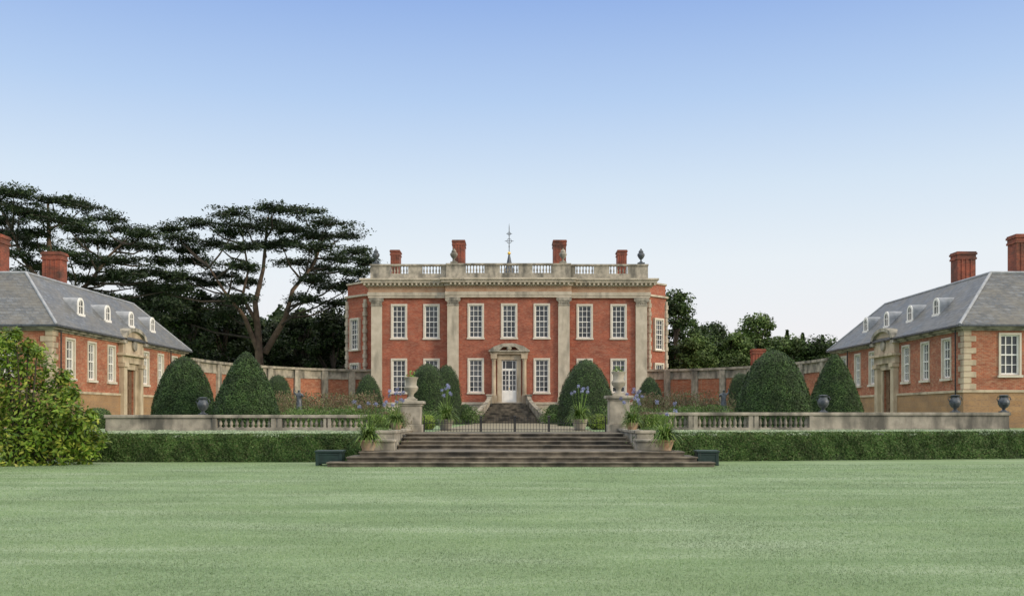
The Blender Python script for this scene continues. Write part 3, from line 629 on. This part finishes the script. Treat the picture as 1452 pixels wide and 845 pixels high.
# ---------------- statues
def statue(px,lab,s):
    x=PX(px,62); Y=62; z=G+.75
    A=empty('garden_statue',(x,Y,G),lab,'statue')
    MB().box(x-.35,x+.35,Y-.35,Y+.35,G,G+.2).box(x-.28,x+.28,Y-.28,Y+.28,G+.2,G+.63).box(x-.36,x+.36,Y-.36,Y+.36,G+.63,G+.75).build('pedestal',M['wstone'],A,bev=.02)
    V=[(0,0,.75),(0,0,1.0),(0,0,1.2),(0,0,1.33),(0,-.02,1.5),(s*.17,0,1.2),(s*.3,-.1,1.05),(s*.2,-.25,1.2),(-s*.17,0,1.2),(-s*.32,0,1.35),(-s*.28,-.05,1.6),(.09,0,.7),(.11,-.06,.4),(.1,0,.05),(.1,-.12,.03),(-.09,0,.7),(-.1,.02,.4),(-.13,.08,.05),(-.14,-.05,.03)]
    E=[(0,1),(1,2),(2,3),(3,4),(2,5),(5,6),(6,7),(2,8),(8,9),(9,10),(0,11),(11,12),(12,13),(13,14),(0,15),(15,16),(16,17),(17,18)]
    RR=[.15,.13,.16,.055,.1,.07,.05,.035,.07,.05,.035,.1,.07,.045,.04,.1,.07,.045,.04]
    me=bpy.data.meshes.new('figure'); me.from_pydata([(v[0],v[1],v[2]+.75) for v in V],E,[]); o=link('figure',me,A,ORG[A.name],[M['dlead']])
    o.modifiers.new('s','SKIN'); sv=me.skin_vertices[0].data
    for i,r in enumerate(RR): sv[i].radius=(r,r)
    sv[0].use_root=True; o.modifiers.new('u','SUBSURF').levels=1
    MB().box(x-.25,x+.25,Y-.2,Y+.2,z,z+.04).lathe(x,Y+.02,[(.24,z+.04),(.2,z+.4),(.17,z+.8),(.14,z+.95)],12).build('drapery',M['dlead'],A,smooth=True)
statue(424,'dark lead statue on a pedestal in the left flower border',1)
statue(1026,'dark lead statue on a pedestal in the right flower border',-1)
# ---------------- cedars
def cedar(cx,Y,trunks,plates,label):
    X=PX(cx,Y); A=empty('cedar_tree',(X,Y,G),label,'tree')
    tk=MB(); nodes=[]
    for line,r in trunks:
        pts=[Vector((PX(a,Y),Y+dy,max(G,PZ(b_,Y)))) for a,b_,dy in line]
        tk.tube(pts,[r*(1-.75*i/(len(pts)-1)) for i in range(len(pts))],10)
        for a,b_ in zip(pts,pts[1:]):
            for k in range(5): nodes.append(a.lerp(b_,k/5))
    tk.build('trunk',M['bark'],A,smooth=True)
    br=MB(); PP=[];NN=[]
    rd=random.Random(cx)
    for (px,py,rp) in plates:
        yy=Y+rd.uniform(-6,6); c=Vector((PX(px,yy),yy,PZ(py,yy))); r=rp/F*Y
        cand=[q for q in nodes if q.z<c.z-.5] or nodes
        q=min(cand,key=lambda q:(q-c).length+abs((c.z-q.z)-3)*.6)
        mid=q.lerp(c,.5)+Vector((rd.uniform(-.4,.4),0,-.5)); br.tube([q,mid,c-Vector((0,0,.2))],[.13,.09,.04],7)
        side=1 if c.x>q.x else -1
        for k in range(13):
            a=rd.uniform(0,6.28); l=rd.uniform(.55,1.2); dz=rd.uniform(-.45,.35)
            e=c+Vector((math.cos(a)*r*l+side*r*.15,math.sin(a)*r*.75*l,dz)); br.tube([c-Vector((0,0,.15)),c.lerp(e,.5)+Vector((0,0,.05)),e],[.04,.03,.012],5)
            m=int(82*max(1,r/2.5)); t=rng.uniform(.1,1.08,m)[:,None]; base=np.array(c)*(1-t)+np.array(e)*t
            wd=.55*(1.22-t)
            PP.append(base+rng.normal(0,1,(m,3))*np.concatenate([wd*1.25,wd*1.15,np.full_like(wd,.13)],1)+np.array([0,0,.1])-np.array([0,0,.22])*(t**2)); NN.append(np.tile([0,0,1.],(m,1)))
        for k in range(6):
            a=rd.uniform(0,6.28); l=rd.uniform(.1,.95); e=c+Vector((math.cos(a)*r*l,math.sin(a)*r*.7*l,rd.uniform(-.1,.6))); m=64
            PP.append(np.array(e)+rng.normal(0,1,(m,3))*np.array([.5,.5,.15])); NN.append(np.tile([0,0,1.],(m,1)))
    br.build('branch',M['dbark'],A,smooth=True)
    leaves('crown',np.concatenate(PP),np.concatenate(NN),.17,M['cedar'],A,tilt=.6,asp=.38)
pl=[(385,296,38),(428,300,34),(340,303,40),(292,316,36),(462,317,36),(350,321,46),(410,326,42),(484,335,34),(256,339,28),(308,346,42),(376,349,36),(440,352,40),(502,358,28),(280,372,34),(330,378,38),(458,382,34),(497,386,28),(300,403,40),(246,326,16),(422,373,30),(520,372,14),(268,357,26),(260,395,32),(302,427,38),(470,407,30),(442,398,28),(500,405,26),(235,415,30),(268,432,34),(480,430,30),(250,450,32),(345,352,32),(330,330,28),(445,336,28),(385,318,32),(318,390,30),(350,400,26),(340,425,24),(480,368,28),(400,345,26),(430,425,24),(325,445,28)]
cedar(372,104,[([(368,520,0),(366,470,0),(362,430,0),(370,380,1),(380,308,0)],.44),([(367,500,0),(350,450,-1),(325,415,-2),(300,375,-2)],.28),([(372,500,1),(402,450,1),(412,410,1),(440,370,2),(455,330,2)],.36),([(366,460,0),(340,420,1),(345,380,2),(335,318,2)],.24)],pl,'spreading flat-topped cedar with forked trunk left of the mansion')
pl=[(20,274,34),(75,285,44),(118,293,34),(28,300,44),(150,311,34),(92,315,42),(182,327,30),(52,332,42),(205,333,22),(140,343,40),(206,350,34),(230,371,30),(168,370,40),(98,361,42),(242,391,24),(150,396,44),(0,290,36),(-30,310,40),(-20,340,45),(18,362,42),(200,404,38),(60,380,40),(245,409,26),(120,418,40),(190,426,40),(-5,272,26),(212,388,28),(235,434,32),(210,447,32),(100,395,36),(25,390,36),(5,315,36),(60,306,30),(115,328,30),(175,348,28),(60,350,32),(130,375,30),(175,390,30),(25,335,34)]
cedar(72,98,[([(78,520,0),(75,420,0),(70,350,0),(68,286,0)],.44),([(76,440,0),(120,400,1),(150,360,1),(180,332,1)],.26),([(75,420,0),(40,370,-1),(20,320,-1)],.24)],pl,'tall dark layered cedar rising behind the left pavilion')
# ---------------- other trees
def tree(px,Y,top,wpx,label,mt='tree',kind='round',n=5000,seed=1,bot=.05,sz=.2):
    rd=random.Random(seed*7+px); X=PX(px,Y); zt=PZ(top,Y); h=zt-G; w=wpx/F*Y/2
    A=empty('conifer_tree' if kind=='con' else 'broadleaf_tree',(X,Y,G),label,'tree')
    tk=MB().tube([(X,Y,G),(X+.1,Y,G+h*.4),(X,Y,G+h*.85)],[h*.025,h*.018,h*.006],8)
    PP=[];NN=[]
    if kind=='con':
        t=rng.uniform(.02,1,n); a=rng.uniform(0,6.28,n); rr=w*(1-t)*1.5*(1-.25*((t*11)%1))+.08; rr=rr*np.sqrt(rng.uniform(.2,1.1,n))*(1+.3*np.sin(a*5+t*20))
        PP=[np.stack([X+rr*np.cos(a),Y+rr*np.sin(a),G+h*t-rr*.25],1)]; NN=[np.tile([0,0,1.],(n,1))]
    else:
        cl=80
        for k in range(cl):
            t=rd.uniform(bot,.95); u_=(t-bot)/(1-bot); env=w*(max(0.1,1-(abs(u_-.42)/.62)**2.2)); a=rd.uniform(0,6.28); q=env*rd.uniform(.25,.95)
            c=np.array([X+q*math.cos(a),Y+q*math.sin(a),G+h*t]); r=rd.uniform(.14,.34)*w; m=n//cl
            d=sph(m); PP.append(c+d*(r*rng.uniform(.5,1.25,(m,1)))*np.array([1.1,1.1,.75])); NN.append(d+np.array([0,0,.5]))
            if k%3==0: tk.tube([(X,Y,G+h*t*.6),tuple(c)],[h*.01,.04],5)
    tk.build('trunk',M['dbark'],A,smooth=True); leaves('crown',np.concatenate(PP),np.concatenate(NN),sz,M[mt],A,tilt=.6,asp=.6)
TR=[(215,112,400,120,'dark evergreen behind the left pavilion roof','dtree','round'),(268,108,398,104,'dense dark tree under the gap between the two cedars','dtree','round'),(318,116,416,94,'dark tree just left of the forked cedar trunk','dtree','round'),(352,118,444,80,'dark tree directly behind the forked cedar trunk','dtree','round'),(432,116,434,86,'dark tree right of the forked cedar trunk','dtree','round'),(472,112,430,82,'dark rounded tree next to the left bow of the mansion','dtree','round'),(396,122,450,80,'low dark tree seen between the cedar forks','dtree','round'),(175,120,416,90,'dark tree low behind the left pavilion dormers','dtree','round'),
(958,112,408,84,'tall broadleaf tree right beside the right bow of the mansion','tree','round'),(1004,118,458,90,'dark tree behind the right curved wall, next to the tall one','tree','round'),(1040,112,470,80,'pale green tree behind the large right yew dome','tree2','round'),(1075,125,444,80,'rounded tall tree standing above the outbuilding chimney','tree2','round'),(1116,128,468,30,'slim conifer just right of the rounded tall tree','tree','con'),(1138,128,472,36,'pointed conifer, middle of the three on the right','tree','con'),(1166,128,475,36,'pointed conifer nearest the right pavilion roof','tree','con'),(1112,118,474,90,'low bushy tree below the conifers','tree2','round'),(1165,116,478,96,'low bushy tree touching the right pavilion roof end','tree','round'),(985,108,476,70,'low pale shrubby tree at the foot of the tall right tree','tree2','round'),(502,118,450,60,'small dark tree tucked against the left bow','dtree','round')]
for i,(px,Y,top,w,lab,mt,kd) in enumerate(TR): tree(px,Y,top,w,lab,mt,kd,n=14000 if kd=='round' else 4500,seed=i,sz=.18)
PP=[]
for a,b_,y,base,mult in ((120,535,128,450,1.0),(935,1230,132,488,.5)):
    n=26000; q=rng.uniform(a,b_,n); tp=base+mult*(9*np.sin(q*.06)+6*np.sin(q*.17+1)+4*np.sin(q*.41)); zt=HC+(588-tp)/F*y
    PP.append(np.stack([(q-726)/F*y,y+rng.uniform(0,5,n),G+(zt-G)*rng.uniform(0,1,n)**.8],1))
PP=np.concatenate(PP)
o=leaves('distant_woodland',PP,np.tile([0,-1,.7],(len(PP),1)),.34,M['dtree'],org=(0,130,G),tilt=.7,asp=.7); tag(o,'dark belt of distant woodland behind the mansion and garden walls','wood',kind='stuff')
# ---------------- glossy shrub
Y=32.5; A=empty('glossy_shrub',(PX(30,Y),Y,0),'large bright yellow-green glossy leaved shrub at the left edge','shrub')
cl=[(6,504,30),(40,518,32),(-20,545,56),(72,550,24),(20,565,44),(60,582,38),(100,580,26),(118,600,22),(95,614,30),(50,620,40),(0,610,50),(16,484,18),(75,605,38),(30,640,40),(80,636,32),(-40,600,60),(-60,525,56),(106,558,12),(44,490,11),(130,622,15),(84,534,12),(30,474,8),(112,640,20),(60,500,8),(126,588,9)]
PP=[];NN=[];br=MB()
for px,py,rp in cl:
    r=rp/F*Y*.95; c=Vector((PX(px,Y),Y+random.uniform(-.5,.6),max(.25,PZ(py,Y)))); br.tube([(PX(30,Y),Y,0),(c.x*.5+PX(30,Y)*.5,Y,c.z*.4),tuple(c)],[.06,.04,.015],6)
    m=int(760*(r/.9)**2)+150; d=sph(m); PP.append(np.array(c)+d*(r*rng.uniform(.4,1.25,(m,1)))); NN.append(d*.6+np.array([0,-.2,.8]))
PP=np.concatenate(PP); PP[:,2]=np.maximum(PP[:,2],.03)
br.build('branches',M['dbark'],A); leaves('foliage',PP,np.concatenate(NN),.095,M['mag'],A,tilt=.5,asp=.42)
for q in PROTO:
    for ch in list(q.children): bpy.data.objects.remove(ch)
    bpy.data.objects.remove(q)
# ---------------- sky, sun, camera
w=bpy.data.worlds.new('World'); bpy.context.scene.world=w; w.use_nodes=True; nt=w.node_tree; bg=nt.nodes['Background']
tc=nt.nodes.new('ShaderNodeTexCoord'); sx=nt.nodes.new('ShaderNodeSeparateXYZ'); L(nt,tc.outputs['Generated'],sx.inputs[0])
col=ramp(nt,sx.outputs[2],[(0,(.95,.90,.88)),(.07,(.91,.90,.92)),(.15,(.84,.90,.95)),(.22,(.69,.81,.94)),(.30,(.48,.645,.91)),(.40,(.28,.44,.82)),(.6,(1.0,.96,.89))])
mr=nt.nodes.new('ShaderNodeMapRange'); L(nt,sx.outputs[2],mr.inputs[0]); mr.inputs[1].default_value=.42; mr.inputs[2].default_value=.75; mr.inputs[3].default_value=1; mr.inputs[4].default_value=1.75  # added boost: unseen overhead sky made brighter, warm white, to light lawn and walls
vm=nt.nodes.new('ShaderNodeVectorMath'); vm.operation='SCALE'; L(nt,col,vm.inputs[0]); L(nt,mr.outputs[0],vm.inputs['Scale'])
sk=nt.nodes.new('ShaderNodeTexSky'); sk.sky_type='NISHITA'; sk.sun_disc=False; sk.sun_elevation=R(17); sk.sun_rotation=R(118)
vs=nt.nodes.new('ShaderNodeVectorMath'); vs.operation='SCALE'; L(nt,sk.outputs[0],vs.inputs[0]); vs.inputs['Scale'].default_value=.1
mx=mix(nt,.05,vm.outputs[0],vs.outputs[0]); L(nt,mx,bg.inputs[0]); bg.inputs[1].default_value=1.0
ld=bpy.data.lights.new('sun','SUN'); ld.energy=2.2; ld.angle=R(12); ld.color=(1,.83,.62); lo_=bpy.data.objects.new('sun',ld); C.objects.link(lo_)
el,az=R(17),R(118); dv=Vector((math.sin(az)*math.cos(el),math.cos(az)*math.cos(el),math.sin(el))); lo_.rotation_euler=dv.to_track_quat('Z','Y').to_euler()
cd=bpy.data.cameras.new('camera'); cam=bpy.data.objects.new('camera',cd); C.objects.link(cam); cam.location=(0,0,HC); cam.rotation_euler=(R(90),0,0)
cd.sensor_width=36; cd.lens=35; cd.shift_y=165.5/1452; cd.clip_end=3000; bpy.context.scene.camera=cam
vsn=bpy.context.scene.view_settings; vsn.view_transform='Standard'; vsn.look='None'; vsn.exposure=0
